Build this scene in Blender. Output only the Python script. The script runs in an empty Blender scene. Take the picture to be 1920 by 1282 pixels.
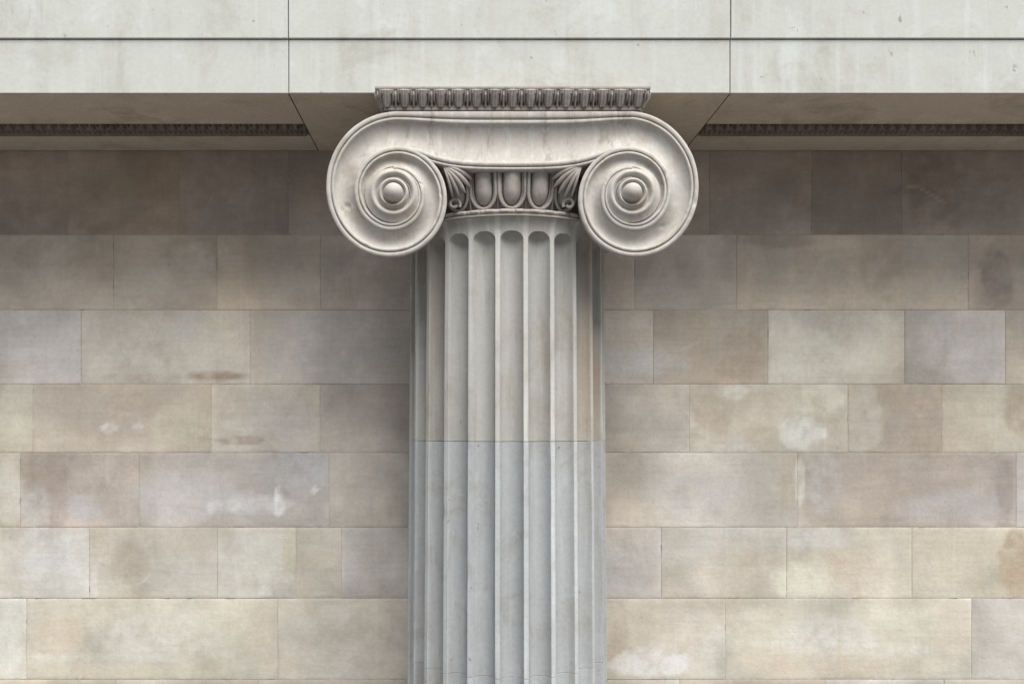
import bpy, math
import numpy as np
from math import pi, sin, cos, sqrt, radians
scene = bpy.context.scene
C = scene.collection

# ------------------------------------------------------------------ camera
# eye level is z = 0, the column axis stands at x = 0, y = 0, the facade looks towards -y
F = 1700.0                      # focal length in photo pixels (1920 wide)
CX, CY = -0.328, -6.8
X0, Y0 = 868.0, 800.0           # vanishing point of the depth direction
cam_d = bpy.data.cameras.new('camera')
cam_d.sensor_width = 36.0
cam_d.lens = 36.0 * F / 1920.0
cam_d.shift_x = (960 - X0) / 1920.0
cam_d.shift_y = (Y0 - 641) / 1920.0
cam_d.clip_start = 0.1
cam_d.clip_end = 2000.0
cam = bpy.data.objects.new('camera', cam_d)
C.objects.link(cam)
cam.location = (CX, CY, 0)
cam.rotation_euler = (radians(90), 0, 0)
scene.camera = cam

# ------------------------------------------------------------------ light
SUN_EL, SUN_AZ = radians(60), radians(24)       # azimuth: to the right of the facade's normal
world = bpy.data.worlds.new("World")
scene.world = world
world.use_nodes = True
wn = world.node_tree.nodes
wl = world.node_tree.links
wn.clear()
sky = wn.new('ShaderNodeTexSky')
sky.sky_type = 'NISHITA'
sky.sun_disc = False
sky.sun_elevation = SUN_EL
sky.sun_rotation = radians(180) - SUN_AZ
sky.air_density = 1.0
sky.dust_density = 1.0
sky.ozone_density = 1.0
hsv = wn.new('ShaderNodeHueSaturation')
hsv.inputs['Saturation'].default_value = 0.45     # overcast: greyer than a clear sky
bg = wn.new('ShaderNodeBackground')
bg.inputs['Strength'].default_value = 0.05
wo = wn.new('ShaderNodeOutputWorld')
wl.new(sky.outputs[0], hsv.inputs['Color'])
wl.new(hsv.outputs[0], bg.inputs['Color'])
wl.new(bg.outputs[0], wo.inputs['Surface'])

sun_d = bpy.data.lights.new('sun', 'SUN')
sun_d.energy = 3.2
sun_d.angle = radians(52)
sun_d.color = (1.0, 0.982, 0.955)
sun = bpy.data.objects.new('sun', sun_d)
C.objects.link(sun)
sun.location = (4, -12, 12)
from mathutils import Vector, Matrix
sdir = Vector((sin(SUN_AZ) * cos(SUN_EL), -cos(SUN_AZ) * cos(SUN_EL), sin(SUN_EL)))
sun.rotation_euler = sdir.to_track_quat('Z', 'Y').to_euler()

scene.view_settings.view_transform = 'Standard'
scene.view_settings.look = 'None'
scene.view_settings.exposure = 1.0
scene.view_settings.gamma = 1.0
scene.render.engine = 'CYCLES'
scene.cycles.max_bounces = 6
scene.cycles.diffuse_bounces = 5

# ------------------------------------------------------------------ numbers shared by the parts
GROUND = -9.5
H = 2.235              # height of the soffit above eye level
YA = -0.72             # front face of the architrave
YW = 0.54              # face of the wall
def wx(px, Z): return (px - X0) * Z / F + CX
def wz(py, Z): return (Y0 - py) * Z / F

rng = np.random.default_rng(7)

# ------------------------------------------------------------------ noise in numpy
def vnoise(x, y, seed=0):
    xi = np.floor(x).astype(np.int64); yi = np.floor(y).astype(np.int64)
    fx = x - xi; fy = y - yi
    fx = fx * fx * (3 - 2 * fx); fy = fy * fy * (3 - 2 * fy)
    def h(a, b):
        n = (a * 374761393 + b * 668265263 + seed * 1442695041) & 0xffffffff
        n = ((n ^ (n >> 13)) * 1274126177) & 0xffffffff
        n = (n ^ (n >> 16)) & 0xffffffff
        return n / 4294967295.0
    return ((h(xi, yi) * (1 - fx) + h(xi + 1, yi) * fx) * (1 - fy)
            + (h(xi, yi + 1) * (1 - fx) + h(xi + 1, yi + 1) * fx) * fy)
def fbm(x, y, seed=0, octv=4):
    a, s, t = 0.5, 0.0, 0.0
    for k in range(octv):
        s = s + a * vnoise(x * 2 ** k, y * 2 ** k, seed + 31 * k)
        t += a; a *= 0.55
    return s / t - 0.5            # about -0.5 .. 0.5
def lin(c):
    c = np.asarray(c, dtype=float) / 255.0
    return np.where(c <= 0.04045, c / 12.92, ((c + 0.055) / 1.055) ** 2.4)

# ------------------------------------------------------------------ mesh helpers
def make_mesh(name, verts, faces, mat, parent=None, smooth=True, colors=None, sharp=None):
    me = bpy.data.meshes.new(name)
    me.from_pydata([tuple(v) for v in verts], [], [tuple(int(i) for i in f) for f in faces])
    me.update()
    if smooth:
        me.polygons.foreach_set('use_smooth', [True] * len(me.polygons))
        if sharp:
            me.set_sharp_from_angle(angle=radians(sharp))
    if colors is not None:
        at = me.color_attributes.new('tone', 'FLOAT_COLOR', 'POINT')
        buf = np.ones((len(verts), 4)); buf[:, :3] = colors
        at.data.foreach_set('color', buf.ravel())
    me.materials.append(mat)
    o = bpy.data.objects.new(name, me)
    C.objects.link(o)
    if parent: 
        o.parent = parent
        o.matrix_parent_inverse = Matrix.Translation(-parent.location)
    return o
def grid_faces(nu, nv, base=0, flip=False, wrap=False):
    """vertices stored [u][v], u rows of nv"""
    f = []
    for i in range(nu if wrap else nu - 1):
        for j in range(nv - 1):
            a = i * nv + j; b = ((i + 1) % nu) * nv + j
            q = (base + a, base + b, base + b + 1, base + a + 1)
            f.append(q[::-1] if flip else q)
    return f
class MB:
    def __init__(s): s.v = []; s.f = []
    def box(s, x0, x1, y0, y1, z0, z1, ch=0.0):
        """box, with a small chamfer ch round the front (low y) edges"""
        b = len(s.v)
        if ch <= 0:
            s.v += [(x0,y0,z0),(x1,y0,z0),(x1,y1,z0),(x0,y1,z0),(x0,y0,z1),(x1,y0,z1),(x1,y1,z1),(x0,y1,z1)]
            s.f += [tuple(b+i for i in q) for q in ((0,1,5,4),(1,2,6,5),(2,3,7,6),(3,0,4,7),(4,5,6,7),(3,2,1,0))]
        else:
            for (xa, xb, ya, za, zb) in ((x0+ch, x1-ch, y0, z0+ch, z1-ch), (x0, x1, y0+ch, z0, z1), (x0, x1, y1, z0, z1)):
                s.v += [(xa,ya,za),(xb,ya,za),(xb,ya,zb),(xa,ya,zb)]
            s.f.append((b,b+1,b+2,b+3))
            for r in range(2):
                for k in range(4):
                    a = b+4*r+k; c = b+4*r+(k+1)%4
                    s.f.append((a, a+4, c+4, c))
            s.f.append((b+11,b+10,b+9,b+8))
    def grid(s, P, flip=False, wrap=False):
        P = np.asarray(P); nu, nv = P.shape[:2]
        b = len(s.v)
        s.v += [tuple(p) for p in P.reshape(-1, 3)]
        s.f += grid_faces(nu, nv, b, flip, wrap)
    def lathe(s, prof, n=96, a0=0, a1=2*pi, cx=0, cy=0):
        full = abs(a1 - a0 - 2*pi) < 1e-6
        th = np.linspace(a0, a1, n, endpoint=not full)
        P = np.array([[(cx + r*sin(t), cy - r*cos(t), z) for (r, z) in prof] for t in th])
        s.grid(P, wrap=full)
    def tube(s, pts, rad, n=8, closed_ends=True):
        pts = [Vector(p) for p in pts]
        rad = rad if hasattr(rad, '__len__') else [rad]*len(pts)
        rings = []
        for i, p in enumerate(pts):
            d = (pts[min(i+1, len(pts)-1)] - pts[max(i-1, 0)]).normalized()
            up = Vector((0, 1, 0)) if abs(d.y) < 0.9 else Vector((1, 0, 0))
            a = d.cross(up).normalized(); b = d.cross(a).normalized()
            rings.append([tuple(p + (a*cos(2*pi*k/n) + b*sin(2*pi*k/n))*rad[i]) for k in range(n)])
        bse = len(s.v)
        for r in rings: s.v += r
        for i in range(len(rings)-1):
            for k in range(n):
                a = bse+i*n+k; c = bse+i*n+(k+1) % n
                s.f.append((a, c, c+n, a+n))
        if closed_ends:
            s.f.append(tuple(bse+k for k in range(n))[::-1])
            s.f.append(tuple(bse+(len(rings)-1)*n+k for k in range(n)))
    def build(s, name, mat, parent=None, smooth=True, sharp=35):
        return make_mesh(name, s.v, s.f, mat, parent, smooth, None, sharp)

# ------------------------------------------------------------------ stone materials
def stone(name, base, stain, light, streak=0.5, blotch=0.5, fleck=0.5, grain=0.35, attr=False,
          scale=1.0, bump=0.25, rough=0.85, streak2=0.0, seed=0.0):
    m = bpy.data.materials.new(name); m.use_nodes = True
    nt = m.node_tree; N = nt.nodes; L = nt.links; N.clear()
    out = N.new('ShaderNodeOutputMaterial'); bs = N.new('ShaderNodeBsdfPrincipled')
    L.new(bs.outputs[0], out.inputs[0])
    bs.inputs['Roughness'].default_value = rough
    bs.inputs['Specular IOR Level'].default_value = 0.08
    geo = N.new('ShaderNodeNewGeometry')
    def mapping(sc, off=(0, 0, 0)):
        mp = N.new('ShaderNodeMapping'); mp.vector_type = 'POINT'
        mp.inputs['Scale'].default_value = sc
        mp.inputs['Location'].default_value = (off[0]+seed, off[1]+seed*1.7, off[2]-seed)
        L.new(geo.outputs['Position'], mp.inputs[0]); return mp.outputs[0]
    def noise(sc, scale_, det=5, rg=0.6, dist=0.0, off=(0,0,0)):
        n = N.new('ShaderNodeTexNoise'); n.inputs['Scale'].default_value = scale_
        n.inputs['Detail'].default_value = det; n.inputs['Roughness'].default_value = rg
        n.inputs['Distortion'].default_value = dist
        L.new(mapping(sc, off), n.inputs['Vector']); return n.outputs['Fac']
    def ramp(src, a, b, lo=0.0, hi=1.0):
        r = N.new('ShaderNodeMapRange'); r.interpolation_type = 'SMOOTHSTEP'
        L.new(src, r.inputs['Value'])
        r.inputs['From Min'].default_value = a; r.inputs['From Max'].default_value = b
        r.inputs['To Min'].default_value = lo; r.inputs['To Max'].default_value = hi
        return r.outputs[0]
    def mix(fac, a, b, mode='MIX'):
        x = N.new('ShaderNodeMix'); x.data_type = 'RGBA'; x.blend_type = mode
        if hasattr(fac, 'links'): L.new(fac, x.inputs[0])
        else: x.inputs[0].default_value = fac
        for v, i in ((a, 6), (b, 7)):
            if hasattr(v, 'links'): L.new(v, x.inputs[i])
            else: x.inputs[i].default_value = (*v, 1.0)
        return x.outputs[2]
    if attr:
        at = N.new('ShaderNodeVertexColor'); at.layer_name = 'tone'; col = at.outputs['Color']
    else:
        col = tuple(lin(base))
    st = tuple(lin(stain)); li = tuple(lin(light))
    def times(c, k):
        v = N.new('ShaderNodeVectorMath'); v.operation = 'MULTIPLY'; L.new(c, v.inputs[0]); v.inputs[1].default_value = k; return v.outputs[0]
    if attr:       # stains and bleaching relative to the tone of the stone itself
        c0 = col; st = times(c0, (0.80, 0.76, 0.70)); li = times(c0, (1.14, 1.15, 1.15))
        if streak < 0.3: bed = noise((1.2, 1.2, 16), 1.5, 6, 0.7, 0.3, (4.4, 0, 8.8))       # faint bedding of the stone
        if streak < 0.3: col = mix(ramp(bed, 0.40, 0.66, 0, 0.28), col, st)
    # broad weathered patches
    n1 = noise((1, 1, 1), 1.7*scale, 9, 0.70, 0.6)
    col = mix(ramp(n1, 0.48, 0.70, 0, blotch), col, st)
    n2 = noise((1, 1, 0.8), 2.9*scale, 9, 0.70, 0.5, (5.2, 1.1, 3.3))
    col = mix(ramp(n2, 0.50, 0.72, 0, blotch*0.9), col, li)
    # rain streaks down the face
    if streak > 0:
        n3 = noise((4.5, 4.5, 0.5), 1.6*scale, 7, 0.68, 0.5, (1.7, 0, 0))
        col = mix(ramp(n3, 0.50, 0.72, 0, streak), col, st)
        n4 = noise((9, 9, 0.45), 1.9*scale, 4, 0.6, 0.2, (9.1, 2, 0))
        col = mix(ramp(n4, 0.52, 0.72, 0, streak), col, li)
    if streak2 > 0:
        n5 = noise((5, 5, 0.22), 1.3*scale, 4, 0.6, 0.1, (3.1, 7, 0))
        col = mix(ramp(n5, 0.47, 0.60, 0, streak2), col, tuple(lin((150, 136, 120))))
    # fine grain and small pits
    g = noise((1, 1, 1), 38.0, 5, 0.7)
    gm = N.new('ShaderNodeMapRange'); L.new(g, gm.inputs['Value'])
    gm.inputs['From Min'].default_value = 0.25; gm.inputs['From Max'].default_value = 0.75
    gm.inputs['To Min'].default_value = 1 - grain*0.45; gm.inputs['To Max'].default_value = 1 + grain*0.45
    vm = N.new('ShaderNodeVectorMath'); vm.operation = 'SCALE'
    if hasattr(col, 'links'): L.new(col, vm.inputs[0])
    L.new(gm.outputs[0], vm.inputs['Scale']); col = vm.outputs[0]
    pit = noise((1, 1, 0.75), 17.0, 3, 0.5, 0.0, (2.2, 4.4, 1.1))
    pf = ramp(pit, 0.70, 0.78, 0, fleck)
    col = mix(pf, col, tuple(lin((112, 102, 92))))
    L.new(col, bs.inputs['Base Color'])
    # relief: grain + pits
    ad = N.new('ShaderNodeMath'); ad.operation = 'MULTIPLY_ADD'
    L.new(pf, ad.inputs[0]); ad.inputs[1].default_value = -0.8; L.new(g, ad.inputs[2])
    n7 = noise((1, 1, 1), 7.0, 4, 0.55)
    ad2 = N.new('ShaderNodeMath'); ad2.operation = 'MULTIPLY_ADD'
    L.new(n7, ad2.inputs[0]); ad2.inputs[1].default_value = 1.2; L.new(ad.outputs[0], ad2.inputs[2])
    bp = N.new('ShaderNodeBump'); bp.inputs['Strength'].default_value = bump
    bp.inputs['Distance'].default_value = 0.012
    L.new(ad2.outputs[0], bp.inputs['Height']); L.new(bp.outputs[0], bs.inputs['Normal'])
    return m

M_wall = stone('wall_stone', (180,172,160), (160,150,138), (188,186,180), streak=0.20, blotch=0.48, fleck=0.3, grain=0.20, attr=True, scale=1.4, bump=0.25)
M_mortar = stone('wall_mortar', (168,160,148), (122,113,103), (204,199,190), streak=0, blotch=1.0, fleck=0, scale=1.2)
M_arch = stone('architrave_stone', (189,190,182), (166,162,153), (206,210,206), streak=0.28, blotch=0.6, fleck=0.5, grain=0.12, scale=0.9, bump=0.08)
M_soffit = stone('soffit_stone', (190,177,161), (158,143,127), (206,194,180), streak=0.0, blotch=0.7, fleck=0.3, grain=0.3, scale=1.4, bump=0.2)
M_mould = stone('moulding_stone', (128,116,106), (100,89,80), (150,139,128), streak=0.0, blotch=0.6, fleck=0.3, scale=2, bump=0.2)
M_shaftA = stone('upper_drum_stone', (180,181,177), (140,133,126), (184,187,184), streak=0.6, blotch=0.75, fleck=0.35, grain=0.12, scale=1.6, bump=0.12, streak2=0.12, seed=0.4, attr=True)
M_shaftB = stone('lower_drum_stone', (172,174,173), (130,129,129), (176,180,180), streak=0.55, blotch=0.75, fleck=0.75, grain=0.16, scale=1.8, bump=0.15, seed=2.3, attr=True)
M_plain = stone('base_stone', (172,174,173), (148,147,146), (190,194,194))
M_cap = stone('capital_stone', (178,174,166), (156,142,127), (194,194,190), streak=0.30, blotch=0.65, fleck=0.25, grain=0.2, scale=2.2, bump=0.12, seed=1.1)
M_canal = stone('channel_stone', (175,170,162), (138,127,116), (190,190,185), streak=0.8, blotch=0.35, fleck=0.25, grain=0.2, scale=1.6, bump=0.12, seed=1.1)
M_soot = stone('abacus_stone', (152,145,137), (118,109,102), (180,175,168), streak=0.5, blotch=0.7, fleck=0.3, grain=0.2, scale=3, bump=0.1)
M_carve = stone('carved_stone', (164,158,150), (132,121,111), (184,182,176), streak=0.3, blotch=0.7, fleck=0.2, grain=0.25, scale=3, bump=0.12)
M_ground = stone('paving_stone', (104,103,103), (90,89,89), (116,115,114), streak=0, blotch=0.5, fleck=0.3, scale=0.5)

def thing(name, label, cat, loc):
    o = bpy.data.objects.new(name, None); C.objects.link(o)
    o.location = loc; o['label'] = label; o['category'] = cat; o['kind'] = 'thing'
    return o

# ------------------------------------------------------------------ ground
g = MB(); 
g.v = [(-300,-300,GROUND),(300,-300,GROUND),(300,300,GROUND),(-300,300,GROUND)]; g.f = [(0,1,2,3)]
go = g.build('ground', M_ground, smooth=False); go['kind'] = 'structure'
st = MB()
st.box(-12, 12, -2.2, 2, GROUND, GROUND+0.17); st.box(-12, 12, -1.8, 2, GROUND+0.17, GROUND+0.34)
so = st.build('stone_steps', M_ground, smooth=False)
so['kind'] = 'structure'

# ------------------------------------------------------------------ ashlar wall
T = dict(cream=(186,180,164), grey=(168,161,154), lilac=(172,167,163), tan=(173,161,145), pink=(172,158,146),
         brown=(150,137,123), yellow=(188,178,153), white=(191,189,181), beige=(179,172,160), dark=(150,142,135),
         warm=(164,153,138), sand=(182,164,138))
T = {k: tuple(0.47*c + 0.53*q for c, q in zip(v, (180, 172, 162))) for k, v in T.items()}
course_y = [282, 440, 581, 720, 848, 988, 1121, 1273]
rows = [   # (right edge px, tone)
 [(-75,'dark'),(128,'dark'),(337,'warm'),(541,'grey'),(735,'grey'),(950,'grey'),(1150,'dark'),(1330,'grey'),(1521,'grey'),(1690,'dark'),(1930,'grey'),(2150,'brown')],
 [(-30,'warm'),(213,'warm'),(407,'tan'),(601,'tan'),(800,'grey'),(1000,'grey'),(1190,'grey'),(1381,'grey'),(1815,'tan'),(1990,'brown'),(2200,'tan')],
 [(-120,'pink'),(152,'lilac'),(469,'beige'),(770,'grey'),(990,'grey'),(1225,'grey'),(1440,'brown'),(1696,'cream'),(1885,'lilac'),(2120,'tan')],
 [(-160,'beige'),(62,'cream'),(396,'tan'),(600,'beige'),(850,'grey'),(1070,'grey'),(1293,'grey'),(1590,'cream'),(1766,'tan'),(2010,'cream')],
 [(-200,'beige'),(38,'cream'),(261,'pink'),(617,'lilac'),(830,'beige'),(1080,'grey'),(1495,'beige'),(1905,'pink'),(2100,'white')],
 [(-90,'grey'),(168,'white'),(408,'beige'),(555,'cream'),(640,'beige'),(880,'lilac'),(1100,'grey'),(1240,'lilac'),(1475,'beige'),(1710,'cream'),(2000,'yellow')],
 [(-200,'beige'),(50,'white'),(521,'cream'),(790,'beige'),(1060,'grey'),(1360,'beige'),(1822,'cream'),(2050,'lilac')],
]
ZW = YW - CY
# stains: centre px, radii px, tone, strength, softness (1 = soft, 0.2 = crisp), course index or -1
stains = [
 (240,1055,42,40,(164,148,130),.5,.6,5),
 (60,430,150,60,(140,126,112),.4,1,-1),(300,500,80,60,(180,168,150),.5,.8,1),(372,485,34,30,(190,180,164),.5,.5,1),
 (270,365,60,55,(160,146,126),.5,.9,0),(430,350,80,70,(150,138,132),.4,.9,0),
 (300,650,110,55,(188,183,166),.6,.9,2),(410,705,60,8,(150,128,108),.8,.7,2),(260,708,90,8,(166,146,126),.5,.8,2),(355,610,30,40,(178,176,172),.5,.6,2),
 (60,640,60,60,(180,176,174),.5,.9,2),(620,650,120,70,(160,157,158),.5,1,2),
 (30,780,32,70,(190,184,160),.6,.8,3),(200,770,110,50,(170,154,142),.7,.9,3),(205,801,17,9,(206,204,198),.9,.5,3),(258,799,11,6,(204,202,196),.8,.5,3),
 (340,800,50,45,(186,176,152),.6,.8,3),(450,825,55,9,(152,136,116),.85,.5,3),(430,760,35,45,(176,160,142),.6,.6,3),(540,790,60,50,(176,172,166),.5,.9,3),
 (105,890,26,38,(158,140,126),.8,.4,4),(110,950,20,40,(168,152,142),.6,.4,4),(65,950,25,35,(190,188,182),.6,.7,4),(160,950,30,25,(178,174,174),.7,.4,4),(15,920,26,60,(196,194,180),.7,.7,4),
 (350,930,80,40,(176,173,173),.6,.8,4),(480,945,75,18,(196,196,196),.6,.6,4),(522,948,11,22,(214,216,216),.9,.4,4),(522,925,6,14,(214,216,216),.8,.4,4),(440,948,14,16,(208,210,210),.7,.5,4),(395,953,10,10,(206,208,206),.7,.5,4),
 (590,918,8,8,(214,216,216),.7,.4,4),(555,885,60,34,(180,180,182),.5,.9,4),(690,900,40,50,(176,168,152),.5,.9,4),
 (100,1040,70,55,(196,195,190),.6,.9,5),(188,1020,16,60,(182,168,148),.7,.5,5),(330,1080,60,30,(186,181,170),.5,.9,5),(178,1085,6,32,(206,206,202),.6,.4,5),
 (480,1060,60,55,(196,192,178),.6,.7,5),(497,1108,17,11,(208,206,198),.8,.2,5),(540,1040,9,50,(184,174,140),.6,.6,5),(700,1060,30,30,(170,160,150),.5,.9,5),
 (110,1190,46,38,(192,174,148),.75,.5,6),(100,1240,60,26,(196,184,160),.6,.8,6),(100,1231,60,5,(212,208,196),.7,.5,6),(300,1190,110,60,(199,196,186),.45,.9,6),(430,1165,40,20,(196,188,160),.6,.8,6),
 (490,1200,26,70,(186,170,152),.7,.4,6),(560,1180,30,60,(178,168,156),.5,.8,6),(240,1260,150,16,(190,176,150),.6,.8,6),(15,1200,30,80,(198,198,188),.6,.8,6),
 (1760,350,70,70,(134,118,104),.55,.6,0),(1860,370,70,50,(148,138,134),.5,.9,0),(1400,400,110,36,(158,148,138),.5,.9,0),(1610,400,110,40,(152,140,128),.5,.9,0),
 (1660,500,50,50,(168,150,130),.7,.5,1),(1740,540,75,45,(186,170,150),.8,.45,1),(1770,490,35,25,(184,168,148),.7,.4,1),(1500,510,95,50,(172,162,150),.5,.7,1),(1460,450,80,14,(140,126,114),.5,.8,1),
 (1870,520,30,55,(134,122,112),.7,.5,1),(1250,520,60,60,(158,148,142),.5,1,1),
 (1200,680,80,24,(176,174,172),.7,.4,2),(1395,660,45,60,(158,140,120),.7,.45,2),(1310,640,25,70,(168,150,128),.6,.6,2),(1560,660,100,50,(192,188,170),.7,.7,2),(1470,690,30,24,(190,186,170),.7,.6,2),(1790,640,60,50,(180,176,174),.5,.8,2),
 (1330,770,36,60,(172,156,138),.7,.5,3),(1370,735,28,12,(196,192,176),.8,.5,3),(1530,750,60,30,(196,192,172),.8,.6,3),(1500,815,40,30,(198,198,188),.8,.5,3),(1535,812,18,12,(212,212,206),.8,.5,3),(1430,820,30,22,(176,162,142),.5,.8,3),
 (1620,785,34,66,(180,170,156),.8,.25,3),(1710,790,54,66,(162,146,134),.75,.35,3),(1840,760,60,40,(188,180,162),.6,.8,3),(1905,770,20,50,(170,148,124),.7,.6,3),
 (1420,900,90,50,(178,170,156),.5,.9,4),(1300,930,90,40,(180,178,174),.5,.9,4),(1475,900,16,60,(178,164,142),.7,.5,4),(1540,900,36,60,(178,172,164),.6,.5,4),(1500,910,9,50,(198,192,174),.7,.5,4),(1640,900,50,50,(168,152,138),.7,.7,4),(1790,950,110,30,(172,166,164),.6,.9,4),(1885,910,20,60,(152,138,128),.7,.6,4),
 (1200,1040,70,20,(182,178,174),.5,.8,5),(1340,1010,60,50,(184,182,172),.5,.9,5),(1370,1050,50,40,(180,168,148),.5,.9,5),(1500,1090,50,30,(204,198,176),.8,.7,5),(1600,1060,60,50,(192,176,152),.7,.9,5),(1540,1010,70,20,(186,184,178),.7,.8,5),
 (1780,1040,80,55,(196,184,158),.7,.7,5),(1905,1060,34,60,(176,152,122),.9,.35,5),
 (1215,1240,75,30,(210,210,206),.95,.3,6),(1265,1245,26,22,(214,214,210),.8,.3,6),(1190,1170,80,40,(190,180,162),.6,.8,6),(1160,1170,16,60,(172,152,132),.5,.7,6),
 (1430,1200,50,50,(198,188,166),.6,.7,6),(1550,1200,100,36,(202,200,192),.5,.9,6),(1400,1155,44,10,(212,208,196),.6,.6,6),(1500,1245,130,26,(194,176,150),.6,.8,6),(1790,1180,34,60,(198,182,160),.7,.4,6),(1680,1215,60,14,(206,206,200),.6,.6,6),(1700,1170,60,30,(196,192,172),.5,.8,6),
]
# course by course multipliers of the tone, highest in the second course (the top one is sooty)
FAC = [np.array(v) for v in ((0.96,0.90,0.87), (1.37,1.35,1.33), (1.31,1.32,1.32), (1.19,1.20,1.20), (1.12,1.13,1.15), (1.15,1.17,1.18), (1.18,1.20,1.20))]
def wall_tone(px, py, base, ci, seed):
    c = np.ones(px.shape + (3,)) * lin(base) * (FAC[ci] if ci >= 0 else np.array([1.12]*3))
    X = px / 231.6; Z = py / 231.6
    # uneven bedding of each stone
    n = fbm(X*1.6 + seed*3.1, Z*1.9 + seed*1.3, 5)
    c *= (1 + 0.26 * n)[..., None]
    n = fbm(X*3.1 + seed*2.1, Z*2.6 + seed*4.3, 6, 5); c *= (1 + 0.24*np.clip(n*2.2, -0.5, 0.5))[..., None]
    w = fbm(X*1.1 + seed*7.7, Z*1.3, 11)
    c *= np.stack([1 + 0.09*w, 1 + 0.02*w, 1 - 0.11*w], -1)
    # weathering that runs on over the joints
    n = fbm(X*0.9 + 20, Z*1.3 + 5, 91, 5); c *= (1 + 0.50*n)[..., None]
    w = np.clip(fbm(X*1.2 + 3, Z*1.5 + 9, 95, 5)*4, 0, 1)*0.35
    c = c*(1-w[..., None]) + c*np.array([0.93, 0.82, 0.72])*w[..., None]
    n = fbm(X*6 + 3, Z*6 + seed, 21); c *= (1 + 0.20*n)[..., None]
    # crosswise tooling: straight-edged bands left by cleaning
    b = np.clip((vnoise(X*4.2 + seed*5, Z*0.6 + seed, 41) - .5)*3, -1, 1) ; c *= (1 + 0.045*b)[..., None]
    b = np.clip((vnoise(X*0.8 + seed*5, Z*7 + seed, 43) - .5)*3, -1, 1) ; c *= (1 + 0.035*b)[..., None]
    for (sx, sy, rx, ry, tone, k, soft, cc) in stains:
        if cc >= 0 and cc != ci: continue
        if k == 0: continue
        if abs(px - sx).min() > rx*1.6 or abs(py - sy).min() > ry*1.6: continue
        # ragged outline
        wob = 1 + 0.85 * fbm(px/34.0 + sx, py/34.0 + sy, 77)
        if (sx, sy) == (240, 1055): wob = 1 + 0.10*fbm(px/30.0, py/30.0, 3)
        d = np.sqrt(((px - sx)/rx)**2 + ((py - sy)/ry)**2) * wob
        soft = max(soft, 0.3)
        a = np.clip((1 + soft*0.5 - d) / soft, 0, 1); a = a*a*(3 - 2*a) * k * 0.92
        a = a*np.clip(0.95 + 2.4*fbm(px/15.0 + sy, py/15.0, 55), 0.1, 1.25)
        g_ = sum(tone)/3.0; a = a*(0.70 if g_ > 200 else 0.95)
        fk = np.minimum(FAC[ci] if ci >= 0 else 1.1, 1.4) if g_ < 203 else 1.1
        c = c*(1 - a[..., None]) + lin([0.7*q_ + 0.3*g_*f for q_, f in zip(tone, (1.012, 1, .984))])*fk*a[..., None]
    if ci == 5:      # pale ring round the old round repair
        d = np.sqrt(((px - 242)/44.0)**2 + ((py - 1056)/42.0)**2)
        ang = np.arctan2(py - 1056, px - 242)
        a = np.exp(-((d - 1.0 - 0.12*fbm(ang*2+3, ang*0, 6))/0.05)**2) * 0.6 * np.clip(0.10 + 0.9*fbm(ang*1.5+9, ang*0+2, 5) + 0.35*np.sin(ang*1+.6), 0, 1)
        c = c*(1 - a[..., None]) + lin((212, 212, 206))*a[..., None]
    # pale scratches
    for (x0, y0, x1, y1, wd, cc) in ((360,455,402,508,3.2,1),(600,765,612,800,2,3),(1252,735,1290,805,2.5,3),(75,498,112,452,2,1),(1280,655,1312,640,3,2),(1700,350,1725,352,2,0),(1725,352,1770,380,2.2,0),(1640,560,1700,525,3,1),(205,810,205,905,3,3),(203,850,203,905,3,4)):
        if cc != ci: continue
        dx, dy = x1-x0, y1-y0; LL = dx*dx + dy*dy
        t = np.clip(((px-x0)*dx + (py-y0)*dy)/LL, 0, 1)
        d = np.hypot(px - x0 - t*dx, py - y0 - t*dy)
        a = np.exp(-(d/wd)**2)*0.32
        c = c*(1 - a[..., None]) + lin((214, 206, 192))*a[..., None]
    return np.clip(c, 0.02, 0.8)

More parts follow.
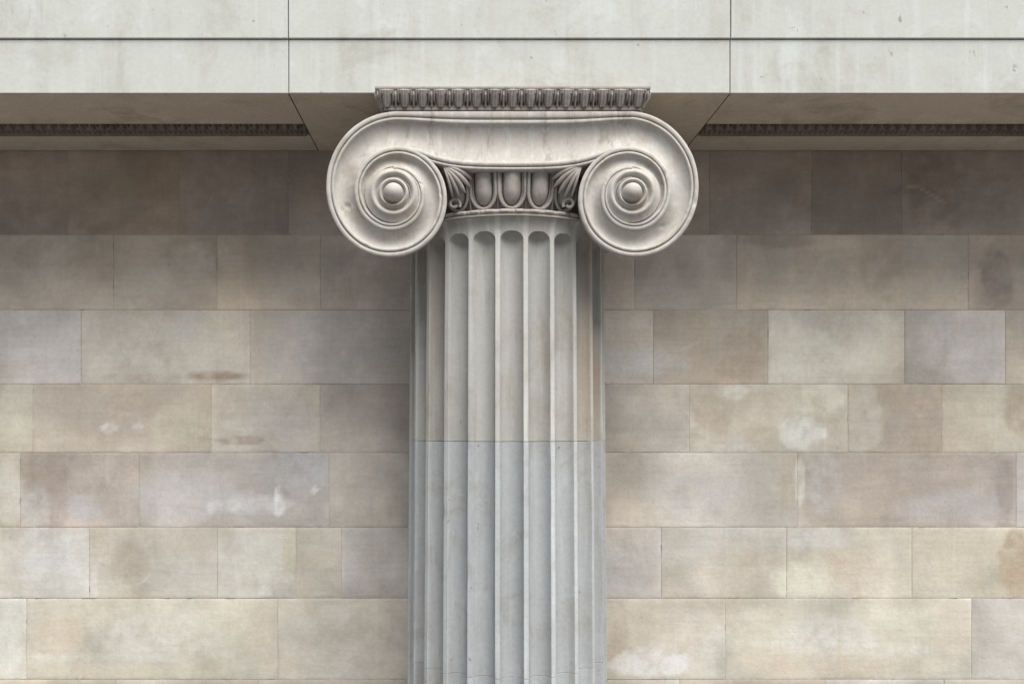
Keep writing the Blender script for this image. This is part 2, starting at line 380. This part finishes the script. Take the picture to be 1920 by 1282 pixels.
wall = thing('ashlar_wall', 'pale weathered limestone block wall with thin joints behind the fluted column', 'wall', (0, YW + 0.3, GROUND))
WV, WF, WC = [], [], []
def add_block(xa, xb, za, zb, base, ci, seed, fine):
    """one stone: face grid with rolled edges, standing slightly proud of the mortar"""
    global WV, WF, WC
    gx = 0.0006 + 0.0016*rng.random(); gz = 0.0007 + 0.0018*rng.random()
    xa += gx; xb -= gx; za += gz; zb -= gz
    off = rng.uniform(-0.0015, 0.001)
    step = 0.022 if fine else 0.3
    nx = max(3, int((xb-xa)/step)); nz = max(3, int((zb-za)/step))
    e = 0.0028
    xs = np.concatenate([[xa, xa], np.linspace(xa+e, xb-e, nx), [xb, xb]])
    zs = np.concatenate([[za, za], np.linspace(za+e, zb-e, nz), [zb, zb]])
    XX, ZZ = np.meshgrid(xs, zs, indexing='ij')
    dep = np.zeros_like(XX)
    wob = 0.0012*fbm(XX*14, ZZ*14, 9)
    dep += wob
    m1 = np.zeros_like(XX); m1[1,:] = m1[-2,:] = 1; m1[:,1] = m1[:,-2] = 1
    m0 = np.zeros_like(XX); m0[0,:] = m0[-1,:] = 1; m0[:,0] = m0[:,-1] = 1
    dep = np.where(m1 > 0, 0.0006, dep); dep = np.where(m0 > 0, 0.0045, dep)
    YY = YW + off + dep
    # worn, chipped arrises
    edge = np.clip(m0 + m1, 0, 1)
    def wear_(a, b, sd_): return 0.0018*np.clip(fbm(a*6 + sd_, b*6, sd_) + 0.3, 0, 1) + 0.10*np.clip(fbm(a*13 + sd_, b*13, sd_+3) - 0.22, 0, 0.12)
    wxm = wear_(XX, ZZ, 17); wzm = wear_(XX, ZZ, 23)
    sx = np.zeros_like(XX); sx[:2, :] = 1; sx[-2:, :] = -1
    sz = np.zeros_like(XX); sz[:, :2] = 1; sz[:, -2:] = -1
    XX = XX + sx*wxm; ZZ = ZZ + sz*wzm
    px = (XX - CX)*F/ZW + X0; py = Y0 - ZZ*F/ZW
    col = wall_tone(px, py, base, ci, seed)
    b = len(WV)
    WV += [tuple(p) for p in np.stack([XX, YY, ZZ], -1).reshape(-1, 3)]
    WC.append(col.reshape(-1, 3))
    WF += grid_faces(len(xs), len(zs), b)
sd = 0
for ci, row in enumerate(rows):
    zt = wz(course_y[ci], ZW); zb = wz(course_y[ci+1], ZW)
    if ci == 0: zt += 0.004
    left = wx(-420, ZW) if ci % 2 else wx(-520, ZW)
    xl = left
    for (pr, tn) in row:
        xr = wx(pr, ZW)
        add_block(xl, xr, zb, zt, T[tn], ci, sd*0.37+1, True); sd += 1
        xl = xr
    # carry the course on beyond the frame, both ways
    x = xl
    while x < 9:
        w = rng.uniform(0.7, 1.3); add_block(x, x+w, zb, zt, list(T.values())[rng.integers(0, 9)], -2, sd, False); x += w; sd += 1
    x = left
    while x > -9:
        w = rng.uniform(0.7, 1.3); add_block(x-w, x, zb, zt, list(T.values())[rng.integers(0, 9)], -2, sd, False); x -= w; sd += 1
z = wz(course_y[-1], ZW)
while z > GROUND:
    hgt = min(rng.uniform(0.56, 0.64), z - GROUND)
    x = -9 - rng.random()
    fine = z > -2.6
    while x < 9:
        w = rng.uniform(0.8, 1.6); add_block(x, x+w, z-hgt, z, T[['cream','beige','yellow','white','tan'][rng.integers(0, 5)]], -2, sd, fine and abs(x) < 5.5); x += w; sd += 1
    z -= hgt
make_mesh('stone_course', WV, WF, M_wall, wall, True, np.concatenate(WC), 40)
b = MB(); b.box(-10, 10.5, YW+0.0024, YW+0.6, GROUND, H-0.002); b.build('mortar_bed', M_mortar, wall, smooth=False)

# ------------------------------------------------------------------ architrave
arch = thing('architrave', 'pale smooth stone beam in two fascias running across above the column', 'architrave', (0, YA, H))
ZA = YA - CY
JL, JR = wx(541, ZA), wx(1369, ZA)
zmid = wz(73.5, ZA)
edges = [-9.5, -6.3, JL, JR, 6.35, 9.5]
Y_BAND = 6.69 - 6.8          # back edge of the front soffit band
Y_EGG0 = 0.03; Y_EGG1 = 0.185
REC = 0.11
def fascia(name, x0, x1, y0, y1, z0, z1, mat, seed):
    """a dressed block with a slightly uneven arris"""
    m = MB()
    m.box(x0+0.003, x1-0.003, y0, y1, z0, z1, ch=0.004)
    return m.build(name, mat, arch, smooth=False)
for k in range(5):
    x0, x1 = edges[k], edges[k+1]
    centre = (k == 2)
    # upper fascia, a little proud of the lower
    fascia('upper_fascia', x0, x1, YA-0.013, 1.6, zmid, zmid+1.4, M_arch, k)
    if centre:
        fascia('lower_fascia', x0, x1, YA, YW+0.3, H, zmid-0.0045, M_arch, k)
    else:
        m = MB()
        # front beam, recessed channel behind it and the back band over the wall
        m.box(x0+0.0022, x1-0.0022, YA, Y_BAND, H, zmid-0.0045, ch=0.003)
        m.box(x0+0.0022, x1-0.0022, Y_BAND+0.0005, 1.55, H+REC, zmid-0.0045)
        m.box(x0+0.0022, x1-0.0022, Y_EGG1, YW-0.012, H+0.0005, H+REC-0.001)
        m.build('lower_fascia', M_arch, arch, smooth=False)
# browner underside slabs of the same stone
for (x0, x1, ya, yb) in ((-9.5, JL-0.004, YA+0.012, Y_BAND-0.004), (JR+0.004, 9.5, YA+0.012, Y_BAND-0.004),
                         (-9.5, JL-0.004, Y_EGG1+0.012, YW-0.013), (JR+0.004, 9.5, Y_EGG1+0.012, YW-0.013),
                         (JL+0.004, JR-0.004, YA+0.012, YW+0.05)):
    m = MB(); m.box(x0, x1, ya, yb, H-0.003, H+0.0025); m.build('soffit_face', M_soffit, arch, smooth=False)
M_joint = stone('joint_gap', (58,52,46), (48,42,38), (70,64,58), streak=0, blotch=0.4, fleck=0)
for xj in (JL, JR):
    m = MB(); m.box(xj-0.004, xj+0.004, YA+0.013, YW+0.05, H-0.0012, H+0.002); m.build('soffit_joint', M_joint, arch, smooth=False)

def egg_relief(u):
    """height 0..1 over one period u in 0..1 and v in 0 (top) .. 1 (bottom)"""
    return None
def enriched_strip(x0, x1, prof, period, kind, step, x_phase=0.0):
    """run a profile [(y, z)] along x and carve a repeating leaf or egg relief into it"""
    prof = np.array(prof, float)
    d = np.concatenate([[0], np.cumsum(np.hypot(*np.diff(prof, axis=0).T))]); L = d[-1]
    nv = max(12, int(L/step)); sv = np.linspace(0, L, nv)
    py = np.interp(sv, d, prof[:,0]); pz = np.interp(sv, d, prof[:,1])
    ty = np.gradient(py, sv); tz = np.gradient(pz, sv)
    nrm = np.hypot(ty, tz); ny, nz = tz/nrm, -ty/nrm       # profile runs top to bottom: outward = (tz, -ty)
    nu = int((x1-x0)/step)+1; xs = np.linspace(x0, x1, nu)
    U, V = np.meshgrid(((xs - x_phase)/period) % 1.0, sv/L, indexing='ij')
    if kind == 'egg':
        uu = np.abs(U-0.5)
        eg = 0.046*np.sqrt(np.clip(1-(uu/0.21)**2-((V-0.36)/0.40)**2, 0, 1))
        dart = np.abs(((U+0.5) % 1)-0.5)
        top_ = 0.022*np.clip((0.24-V)/0.08, 0, 1)
        hgt = np.maximum(np.maximum(eg, top_), 0.020*np.clip((0.05-dart)/0.03, 0, 1)*(V < 0.55))
        bead = 0.024*np.sqrt(np.clip(1-((((U*2) % 1)-0.5)/0.36)**2-((V-0.90)/0.09)**2, 0, 1))
        hgt = np.maximum(hgt, bead)
    else:
        # leaf-and-dart: flat-faced leaf ribs with deep drilled gaps and a thin dart between
        uu = np.abs(U-0.5)
        bar = np.clip((0.15-uu)/0.035, 0, 1)*0.022 - 0.004*np.exp(-(uu/0.03)**2)
        lobe_w = 0.30*np.sqrt(np.clip(1-((V-0.2)/0.82)**2*(V > 0.2), 0, 1))
        lobe = np.clip((lobe_w-uu)/0.03, 0, 1)*0.010
        dart = np.abs(((U+0.5) % 1)-0.5)
        dd = 0.017*np.clip((0.055-dart)/0.02, 0, 1)*np.clip((V-0.12)*5, 0, 1)
        side = 0.013*np.exp(-((dart-0.15)/0.035)**2)*np.clip((0.80-V)*6, 0, 1)
        hgt = np.maximum(np.maximum(bar, lobe), np.maximum(dd, side))
        hgt = hgt - 0.030*np.exp(-(((dart-0.11)/0.05)**2+((V-0.83)/0.13)**2)) - 0.014*np.exp(-((dart-0.24)/0.04)**2)*(V > 0.25)*(V < 0.93)
        hgt = hgt*np.clip(V/0.06, 0, 1)*np.clip((1-V)/0.04, 0, 1)
    rg = 0.0015*fbm(np.broadcast_to(xs[:,None]*40, U.shape), V*9, 3)
    hgt = hgt + rg
    X = np.broadcast_to(xs[:,None], U.shape)
    return np.stack([X, py[None,:] + ny[None,:]*hgt, pz[None,:] + nz[None,:]*hgt], -1)

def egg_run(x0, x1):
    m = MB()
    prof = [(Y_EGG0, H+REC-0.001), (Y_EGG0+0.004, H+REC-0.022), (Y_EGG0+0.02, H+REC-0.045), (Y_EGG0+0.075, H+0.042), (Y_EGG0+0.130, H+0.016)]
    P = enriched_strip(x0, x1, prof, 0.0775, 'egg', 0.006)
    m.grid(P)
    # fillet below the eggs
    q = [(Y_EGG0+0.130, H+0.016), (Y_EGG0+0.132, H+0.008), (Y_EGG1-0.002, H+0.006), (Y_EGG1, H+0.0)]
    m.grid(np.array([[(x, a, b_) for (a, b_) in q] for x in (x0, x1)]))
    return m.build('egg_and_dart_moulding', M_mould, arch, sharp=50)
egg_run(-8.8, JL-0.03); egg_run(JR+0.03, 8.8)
# above the frame
m = MB(); m.box(-9.5, 9.5, YA+0.03, 1.6, zmid+1.4, zmid+3.0); m.build('frieze', M_arch, arch, smooth=False)

# ------------------------------------------------------------------ column
col = thing('ionic_column', 'pale grey fluted engaged column with a scrolled capital under the beam', 'column', (0, 0, GROUND))
NFL = 24
def radius(z):       # gentle swelling downwards
    t = (1.35 - z)/11.0
    return 0.718 + 0.060*(1-(1-np.clip(t,0,1))**1.6)
Z_FT = wz(432, 6.08)             # crown of the flutes
def drum(name, z0, z1, mat, top=False, dz=0.06, nper=18, bevel=0.0018, wear=0.0008):
    # angular samples: dense at the arrises
    fw = 0.085                                     # half width of the fillet as share of the pitch
    s = np.linspace(-1, 1, nper+1)
    s = np.sign(s)*(1-(1-np.abs(s))**1.7)          # dense near +-1
    us = np.concatenate([[-0.5], s*(0.5-fw)])      # pitch units, flute centre at 0
    th = np.concatenate([(k + us)*2*pi/NFL for k in range(NFL)])
    U = np.tile(us, NFL)
    if top:
        zs = np.concatenate([[z0+bevel, z0+bevel+0.002], np.arange(z0+bevel+0.02, Z_FT-0.14, dz), np.arange(Z_FT-0.14, Z_FT+0.012, 0.0028), np.linspace(Z_FT+0.014, z1, 24)])
    else:
        zs = np.concatenate([[z0+bevel, z0+bevel+0.002], np.arange(z0+bevel+0.02, z1-bevel-0.02, dz), [z1-bevel-0.002, z1-bevel]])
    R = radius(zs)
    if top:                                        # the neck sweeps out to the astragal
        t = np.clip((zs-(Z_FT-0.03))/(z1-(Z_FT-0.03)), 0, 1)
        R = R + 0.036*t**2.4
    w = 0.5-fw
    halfw = w*2*pi/NFL*radius(zs)
    uu = U[:,None]*2*pi/NFL*radius(zs)[None,:]
    q = 1-(uu/halfw[None,:])**2
    if top:
        zc = Z_FT - 0.066
        v = np.clip((zs-zc)/0.066, 0, None)
        q = q - v[None,:]**2
    dep = 0.074*np.clip(q, 0, 1)**0.55
    rr = R[None,:]-dep
    rr = rr + wear*fbm(th[:,None]*9+0*zs[None,:], zs[None,:]*5+0*th[:,None], 3)
    # chipped arrises
    chip = np.clip(fbm(th[:,None]*8+0*zs[None,:], zs[None,:]*7+0*th[:,None], 8)-0.24, 0, 1)
    rr = rr - 0.05*chip*(np.abs(U[:,None]) > w-0.03)*(dep < 0.02)
    X = rr*np.sin(th)[:,None]; Y = -rr*np.cos(th)[:,None]; Zg = np.broadcast_to(zs[None,:], rr.shape)
    m = MB(); P = np.stack([X, Y, Zg], -1)
    # turn the ends in to leave a fine joint
    def ring(zz, k, f): 
        return np.stack([X[:,k]*f, Y[:,k]*f, np.full(len(th), zz)], -1)[:,None,:]
    P = np.concatenate([ring(z0, 0, 0.90), ring(z0, 0, 1-bevel/0.72), P, ring(z1, -1, 1-bevel/0.72), ring(z1, -1, 0.90)], 1)
    m.grid(P, wrap=True)
    # stone tone: light caught by the arrises is painted in as a paler tone, sheltered flutes carry brown run-off stains
    base = lin((164,163,158)) if top else lin((160,162,162))
    zz_ = np.concatenate([[z0, z0], zs, [z1, z1]])
    TH = np.broadcast_to(th[:,None], P.shape[:2]); ZZ = np.broadcast_to(zz_[None,:], P.shape[:2]); UU = np.abs(np.broadcast_to(U[:,None], P.shape[:2]))
    c = np.ones(P.shape[:2]+(3,))*base
    c *= (1 + 0.22*fbm(TH*4 + 9, ZZ*1.2 + z0, 61))[..., None]
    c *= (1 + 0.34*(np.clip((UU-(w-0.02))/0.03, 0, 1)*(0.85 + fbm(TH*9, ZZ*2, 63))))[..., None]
    fl = np.floor(TH/(2*pi/NFL) + 0.5)
    c *= (1 + 0.10*(vnoise(fl*3.3 + 0.5, 0*fl + z0, 64) - 0.5))[..., None]
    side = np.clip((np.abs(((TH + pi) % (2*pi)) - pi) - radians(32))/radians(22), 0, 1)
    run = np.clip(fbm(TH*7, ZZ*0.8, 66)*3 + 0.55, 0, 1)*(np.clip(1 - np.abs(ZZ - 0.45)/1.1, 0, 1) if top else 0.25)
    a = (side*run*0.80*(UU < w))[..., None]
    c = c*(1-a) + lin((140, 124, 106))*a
    rightflute = np.clip(1 - np.abs(TH - radians(55))/radians(9), 0, 1)*(0.45 if top else 0.0)
    c = c*(1-rightflute[..., None]) + lin((176, 158, 134))*rightflute[..., None]
    # pale diagonal scratches
    Pq = P; px = (Pq[:,:,0]-CX)*F/(Pq[:,:,1]-CY) + X0; py = Y0 - Pq[:,:,2]*F/(Pq[:,:,1]-CY)
    for (xa, ya, xb, yb) in ((830, 955, 905, 885), (766, 1072, 800, 1045)):
        if top: break
        dx, dy = xb-xa, yb-ya
        t = np.clip(((px-xa)*dx + (py-ya)*dy)/(dx*dx+dy*dy), 0, 1)
        a = np.exp(-(np.hypot(px-xa-t*dx, py-ya-t*dy)/2.6)**2)*0.35*(Pq[:,:,1] < 0)*np.clip(0.6+1.6*fbm(px/20, py/20, 7), 0, 1)
        c = c*(1-a[..., None]) + lin((205, 206, 202))*a[..., None]
    c = np.clip(c, 0.02, 0.75)
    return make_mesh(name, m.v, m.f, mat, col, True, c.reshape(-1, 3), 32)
Z_NECK = 1.405
J1 = wz(828, 6.08); J2 = wz(1272, 6.08)
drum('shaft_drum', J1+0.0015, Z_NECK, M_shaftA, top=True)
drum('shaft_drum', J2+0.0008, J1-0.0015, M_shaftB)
zz = J2
M_low = M_shaftA
while zz > GROUND+1.6:
    nz_ = max(zz-1.55, GROUND+0.85)
    if nz_ < GROUND+1.6: nz_ = GROUND+0.85
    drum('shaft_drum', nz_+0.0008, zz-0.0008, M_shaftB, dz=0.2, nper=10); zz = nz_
m = MB(); m.lathe([(0.55, GROUND+0.85), (0.82, GROUND+0.85), (0.86, GROUND+0.80), (0.83, GROUND+0.76), (0.83, GROUND+0.72), (0.90, GROUND+0.68), (0.92, GROUND+0.63), (0.90,GROUND+0.58),
                   (0.85,GROUND+0.56),(0.87,GROUND+0.52),(0.98,GROUND+0.50),(1.01,GROUND+0.44),(0.98,GROUND+0.38),(0.5,GROUND+0.37)])
m.build('column_base', M_plain, col)
m = MB(); m.box(-1.05, 1.05, -1.05, 0.5, GROUND+0.345, GROUND+0.385); m.build('plinth', M_plain, col, smooth=False)
# core that closes the drum joints
m = MB(); m.lathe([(0.60, GROUND+0.5), (0.60, 1.35)], n=48); m.build('shaft_core', M_plain, col)

# astragal: fillet + bead-and-reel
m = MB()
th = np.linspace(0, 2*pi, 24*30, endpoint=False)
ph = (th/(2*pi)*48) % 1.0
beadmod = np.where(np.abs(ph-0.5) < 0.30, 1.0, 0.62) - 0.30*np.exp(-((np.abs(ph-0.5)-0.31)/0.03)**2)
prof_n = 9
rows_ = []
for i, t in enumerate(th):
    rr = [(0.722+0.036, Z_NECK), (0.770, Z_NECK+0.001), (0.7715, Z_NECK+0.012), (0.758, Z_NECK+0.014)]
    for k in range(prof_n):
        a = -pi/2 + pi*k/(prof_n-1)
        rr.append((0.752 + 0.029*cos(a)*beadmod[i], Z_NECK+0.031 + 0.0165*sin(a)*(0.6+0.4*beadmod[i])))
    rr += [(0.752, Z_NECK+0.048), (0.70, Z_NECK+0.050)]
    rows_.append([(r*sin(t), -r*cos(t), z) for (r, z) in rr])
m.grid(np.array(rows_), wrap=True); m.build('astragal', M_carve, col, sharp=40)

# echinus body
Z_E0, Z_E1 = 1.452, 1.735
def ech_r(z):
    t = np.clip((z-Z_E0)/(Z_E1-Z_E0), 0, 1)
    return 0.672 + 0.052*np.sin(t*pi/2)**0.9
m = MB(); m.lathe([(float(ech_r(z)), z) for z in np.linspace(Z_E0, Z_E1, 16)] + [(0.5, Z_E1)], n=144)
ech = m.build('echinus', M_carve, col)
def on_ech(phi, z, out):     # point out metres proud of the echinus
    r = float(ech_r(z)) + out
    return (r*sin(phi), -r*cos(phi), z)
def egg(phi0):
    m = MB(); n, k_ = 20, 18; P = []
    zc, a_up, a_dn, hw = 1.575, 0.16, 0.092, 0.063
    for i in range(n+1):                       # from top to tip
        v = i/n; z = zc+a_up - v*(a_up+a_dn)
        if z > zc: wv = hw*sqrt(max(0, 1-0.10*((z-zc)/a_up)**2))
        else: wv = hw*(max(0.0, 1-((zc-z)/a_dn)**2))**0.55
        row = []
        for j in range(k_+1):
            s = -1+2*j/k_; ss = sin(s*pi/2)
            out = 0.004 + 1.05*wv*cos(s*pi/2)
            row.append(on_ech(phi0 + wv*ss/0.76, z, out))
        P.append(row)
    m.grid(P, flip=True); return m.build('egg', M_carve, ech)
def shell(phi0):
    m = MB(); pts = []
    zc, hw, dn = 1.568, 0.087, 0.102
    for i in range(33):
        a = pi*i/32; 
        pts.append((-hw*cos(a)*(1 if True else 1), zc - dn*sin(a)))
    pts = [(-hw*0.98, 1.735), (-hw, 1.68)] + pts + [(hw, 1.68), (hw*0.98, 1.735)]
    for (rr, ins, out) in ((0.0105, 0.0, 0.040), (0.009, 0.010, 0.022)):
        m.tube([on_ech(phi0 + x*(1-ins/hw)/0.76, z + (ins*0.9 if z < 1.55 else 0), out) for x, z in pts], rr, 8)
    return m.build('egg_shell', M_carve, ech)
def dart(phi0):
    m = MB(); P = []
    for i in range(15):
        v = i/14; z = 1.735 - v*(1.735-1.462)
        w = 0.014*(1-v)**0.7 + 0.0045
        P.append([on_ech(phi0 + s*w/0.76, z, 0.034*(1-abs(s))+0.004+ (0.010 if abs(s)<.1 else 0)) for s in (-1,-0.5,0,0.5,1)])
    m.grid(P, flip=True); return m.build('dart', M_carve, ech, sharp=20)
for k in range(-2, 3): egg(k*radians(15)); shell(k*radians(15))
for k in (-3,-1, 1, 3): dart(k*radians(7.5))

# ---- volutes and channel
ZV = 6.00; YV = ZV-6.8; SV = F/ZV
cxv = wx(737.5, ZV); cxv = -0.785
czv = wz(364.5, ZV)
rt = np.array([156, 126, 117.5, 99, 88.5, 73.5, 69, 57.5, 50, 40.5, 37.5, 31, 27.5, 24, 22])/SV
tq = np.arange(len(rt))*0.25
# smooth (Catmull-Rom) interpolation of the radii
def rad_t(t):
    t = np.asarray(t, float)/0.25
    i = np.clip(np.floor(t).astype(int), 0, len(rt)-2); f = t-i
    p0 = rt[np.clip(i-1, 0, len(rt)-1)]; p1 = rt[i]; p2 = rt[i+1]; p3 = rt[np.clip(i+2, 0, len(rt)-1)]
    p0 = np.where(i == 0, 2*p1 - p2*0.86, p0)
    p0 = np.where(i == 0, p1 + 0.0*p1, p0)
    return 0.5*((2*p1) + (-p0+p2)*f + (2*p0-5*p1+4*p2-p3)*f**2 + (-p0+3*p1-3*p2+p3)*f**3)
def band(t):
    """share of the band taken by the rim at turn t"""
    return 0.25 + 0.13*min(t, 1.0) + 0.04*max(0.0, min(t-1.0, 1.0))
Q = np.unique(np.concatenate([np.linspace(0, 1, 30), np.linspace(1, 2, 28)]))      # 0..1 rim, 1..2 hollow
def S_of(t):
    b_ = band(t); return np.where(Q < 1, Q*b_, b_ + (Q-1)*(1-b_))
def rim_profile(q, k):
    """relief across the band: q 0..1 rim, 1..2 hollow up to the next rim; positive = towards the viewer"""
    p = 0.013*np.sqrt(np.clip(1-((q-0.27)/0.31)**2, 0, 1))*(q < 0.55)
    p = np.where((q >= 0.55) & (q < 0.66), -0.007, p)
    p = np.where((q >= 0.66) & (q <= 1.0), 0.001+0.009*np.sqrt(np.clip(1-((q-0.83)/0.18)**2, 0, 1)), p)
    c = np.clip(q-1, 0, 1)
    p = np.where(q > 1.0, -0.042*np.sin(pi*c**0.85)**0.8, p)
    return p*k
S = S_of(0)
def base_y(t): return YV + 0.012 - 0.020*np.clip(t, 0, 3)
def volute(sgn):
    ts = np.linspace(0, 2.0, 2*140+1)
    P = []
    for t in ts:
        ro, ri = float(rad_t(t)), float(rad_t(t+1))
        a = pi/2 + 2*pi*t
        S = S_of(t); r = ro + (ri-ro)*S
        k = min(1.0, (ro-ri)/0.17)**0.8 if ro > ri else 0.1
        y = base_y(t)*(1-S) + base_y(t+1)*S - rim_profile(Q, k)
        P.append(np.stack([sgn*(-cxv + 0*r) * 1.0 + sgn*(-1)*0 + sgn*(-r*cos(a)), y, czv + r*sin(a)], -1))
    P = np.array(P)
    gx_, gz_ = P[:,:,0], P[:,:,2]
    P[:,:,1] += 0.010*fbm(gx_*7+sgn*5, gz_*7, 71) + 0.004*fbm(gx_*30, gz_*30+sgn, 72) + 0.10*np.clip(fbm(gx_*15+sgn*9, gz_*15, 73)-0.27, 0, 0.1)
    P[:,:,2] += 0.006*fbm(gx_*5, gz_*5+sgn*3, 74)
    m = MB(); m.grid(P, flip=(sgn < 0))
    # outer side and bolster running back to the wall
    tb = np.linspace(0, 1, 97); rb = rad_t(tb); ab = pi/2+2*pi*tb
    ys = [None, YV+0.05, YV+0.12, YV+0.30, YV+0.55, YV+0.80, YV+1.05, YW+0.03]
    sc = [1.0, 0.99, 0.86, 0.70, 0.60, 0.57, 0.56, 0.56]
    lift = [0, 0, 0.01, 0.03, 0.06, 0.09, 0.10, 0.10]
    B = []
    for t, r, a in zip(tb, rb, ab):
        row = []
        for yy, s_, l_ in zip(ys, sc, lift):
            y = float(base_y(t)) if yy is None else yy
            row.append((sgn*(-cxv) - sgn*r*s_*cos(a), y, czv + l_ + r*s_*sin(a)))
        B.append(row)
    m.grid(B, flip=(sgn > 0))
    o = m.build('volute', M_cap, col, sharp=60)
    # eye: ring + boss
    e = MB(); ye = float(base_y(3))
    pr = [(0.190, 0.030), (0.168, 0.020), (0.150, 0.004), (0.142, -0.006), (0.131, -0.006), (0.122, 0.006), (0.112, 0.022), (0.104, 0.020), (0.100, 0.008), (0.094, -0.004), (0.086, -0.012), (0.078, -0.006), (0.075, 0.010), (0.068, 0.014), (0.064, -0.002)]
    for i in range(11):
        a = pi/2*i/10; pr.append((0.062*cos(a), -0.002-0.066*sin(a)))
    n = 56
    G = [[(sgn*(-cxv)+r*cos(2*pi*j/n), ye+d, czv+r*sin(2*pi*j/n)) for (r, d) in pr] for j in range(n)]
    e.grid(G, wrap=True, flip=True); e.build('volute_eye', M_cap, o, sharp=60)
    return o
volute(-1); volute(1)
# channel between the volutes
xs = np.linspace(cxv, -cxv, 121)
zO = czv + rt[0]
kx = np.array([737.5, 765, 785, 805, 830, 860, 900, 960]); ky = np.array([276, 278, 283, 290.5, 297.5, 302.5, 305, 305.5])
kxw = np.array([wx(a, ZV) for a in kx]); kxw = kxw - kxw[-1]; kxw = kxw*(-cxv)/(-kxw[0]); kzw = (Y0-ky)/SV
def smooth_interp(x):
    # natural-ish smoothing: average of shifted linear interpolations
    s = 0
    for d in np.linspace(-0.05, 0.05, 11): s = s + np.interp(np.abs(x)*-1 + d, kxw, kzw)
    return s/11
zI = smooth_interp(xs)
zI[0] = zI[-1] = czv + rt[4]
P = []
for x, zi in zip(xs, zI):
    z = zO + (zi-zO)*S
    bo = base_y(0)*(1-S)+base_y(1)*S
    y = bo - rim_profile(Q, 1.0)
    P.append(np.stack([np.full_like(z, x), y, z], -1))
m = MB(); m.grid(np.array(P), flip=False)
# lower rim of the channel: double bead
s2 = np.linspace(0, 1, 22); LR = []
for x, zi in zip(xs, zI):
    if abs(x) > 0.74: continue
    wd = 0.052
    z = zi + 0.002 - wd*s2
    y = base_y(1) + 0.004 - rim_profile(s2*0.999, 1.0)
    row = np.stack([np.full_like(z, x), y, z], -1)
    row = np.concatenate([row, [[x, YV+0.16, zi-wd+0.002]]])
    LR.append(row)
m.grid(np.array(LR), flip=False)
# top side
m.grid(np.array([[(x, float(base_y(0)), zO), (x, YW+0.03, zO)] for x in xs]), flip=True)
m.build('channel', M_canal, col, sharp=60)
m = MB(); m.box(cxv, -cxv, YV+0.10, YW+0.03, 1.715, zO-0.01); m.build('capital_block', M_cap, col, smooth=False)

# corner palmettes where the volutes meet the echinus
def palmette(sgn):
    m = MB()
    ox, oz = wx(831, 6.0), wz(312, 6.0)
    tips = [((882, 321), 0.015), ((886, 333), 0.018), ((882, 347), 0.020), ((873, 358), 0.019), ((861, 365), 0.016), ((849, 367), 0.012)]
    for (tp, r0) in tips:
        tx, tz = wx(tp[0], 6.0), wz(tp[1], 6.0)
        pts, rad = [], []
        for i in range(13):
            v = i/12
            x = ox + (tx-ox)*v; z = oz + (tz-oz)*v + 0.014*sin(pi*v)
            y = -0.790 + 0.05*v**2 - 0.022*sin(pi*v)
            pts.append((sgn*-x, y, z)); rad.append(max(0.002, r0*(0.18 + 1.0*v)*(1 - v**5)**0.8 + 0.001))
        m.tube(pts, rad, 10)
    # curled tendril below
    bx_, bz_ = wx(852, 6.0), wz(376, 6.0)
    pts = []
    for i in range(26):
        a = -0.5+2*pi*1.0*i/25; r = 0.040-0.022*i/25
        pts.append((sgn*-(bx_+r*cos(a)), -0.70-0.01*i/25, bz_+r*sin(a)))
    m.tube(pts, 0.010, 8)
    return m.build('palmette', M_carve, col)
palmette(1); palmette(-1)

# abacus
ab = MB()
XA = 0.903; YAB = -0.835
prof = [(0.0, 0.0), (0.004, -0.010), (0.012, -0.035), (0.030, -0.065), (0.046, -0.092), (0.052, -0.104)]    # inset, drop
top = H - 0.001
fr = [(YAB+a, top-0.012+b_) for a, b_ in prof]
P = enriched_strip(-XA, XA, fr, 0.1188, 'leaf', 0.0035, x_phase=-0.0594)
# mitre: pull the ends in with the profile
dz_ = (top-0.012 - np.array([f[1] for f in fr])); ins = np.array([f[0]-YAB for f in fr])
def inset_at(z): return np.interp(top-0.012-z, dz_, ins)
zrow = np.interp(np.linspace(0, 1, P.shape[1]), np.linspace(0, 1, len(fr)), [f[1] for f in fr])
Pm = P.copy(); lim = XA - np.interp(np.linspace(0,1,P.shape[1]), np.concatenate([[0],np.cumsum(np.hypot(*np.diff(np.array(fr),axis=0).T))])/np.sum(np.hypot(*np.diff(np.array(fr),axis=0).T)), ins)
Pm[:,:,0] = np.clip(P[:,:,0], -lim[None,:], lim[None,:])
ab.grid(Pm)
D2 = YW+0.03
for sgn in (-1, 1):
    Q = enriched_strip(YAB, D2, [(0+a, top-0.012+b_) for a, b_ in prof], 0.1188, 'leaf', 0.0045)
    # rotate the strip: run -> y, inset -> x
    R = np.empty_like(Q); R[:,:,1] = np.maximum(Q[:,:,0], YAB + (XA-lim[0])*0 + np.interp(np.linspace(0,1,Q.shape[1]), np.linspace(0,1,P.shape[1]), XA-lim)[None,:])
    R[:,:,0] = sgn*(XA - Q[:,:,1]); R[:,:,2] = Q[:,:,2]
    ab.grid(R, flip=(sgn < 0))
# square top fillet, fillet and fascia below
m = ab
m.box(-XA-0.004, XA+0.004, YAB-0.004, D2, top-0.0125, top+0.0005)
x1 = XA-0.055
m.box(-x1, x1, YAB+0.055, D2, top-0.1365, top-0.1155)
m.box(-x1-0.004+0.0, x1+0.004, YAB+0.050, D2, top-0.134, top-0.1175)
m.box(-x1+0.022, x1-0.022, YAB+0.075, D2, zO-0.002, top-0.130)
m.box(-x1+0.01, x1-0.01, YAB+0.07, D2, top-0.1160, top-0.02)
m.build('abacus', M_soot, col, sharp=45)
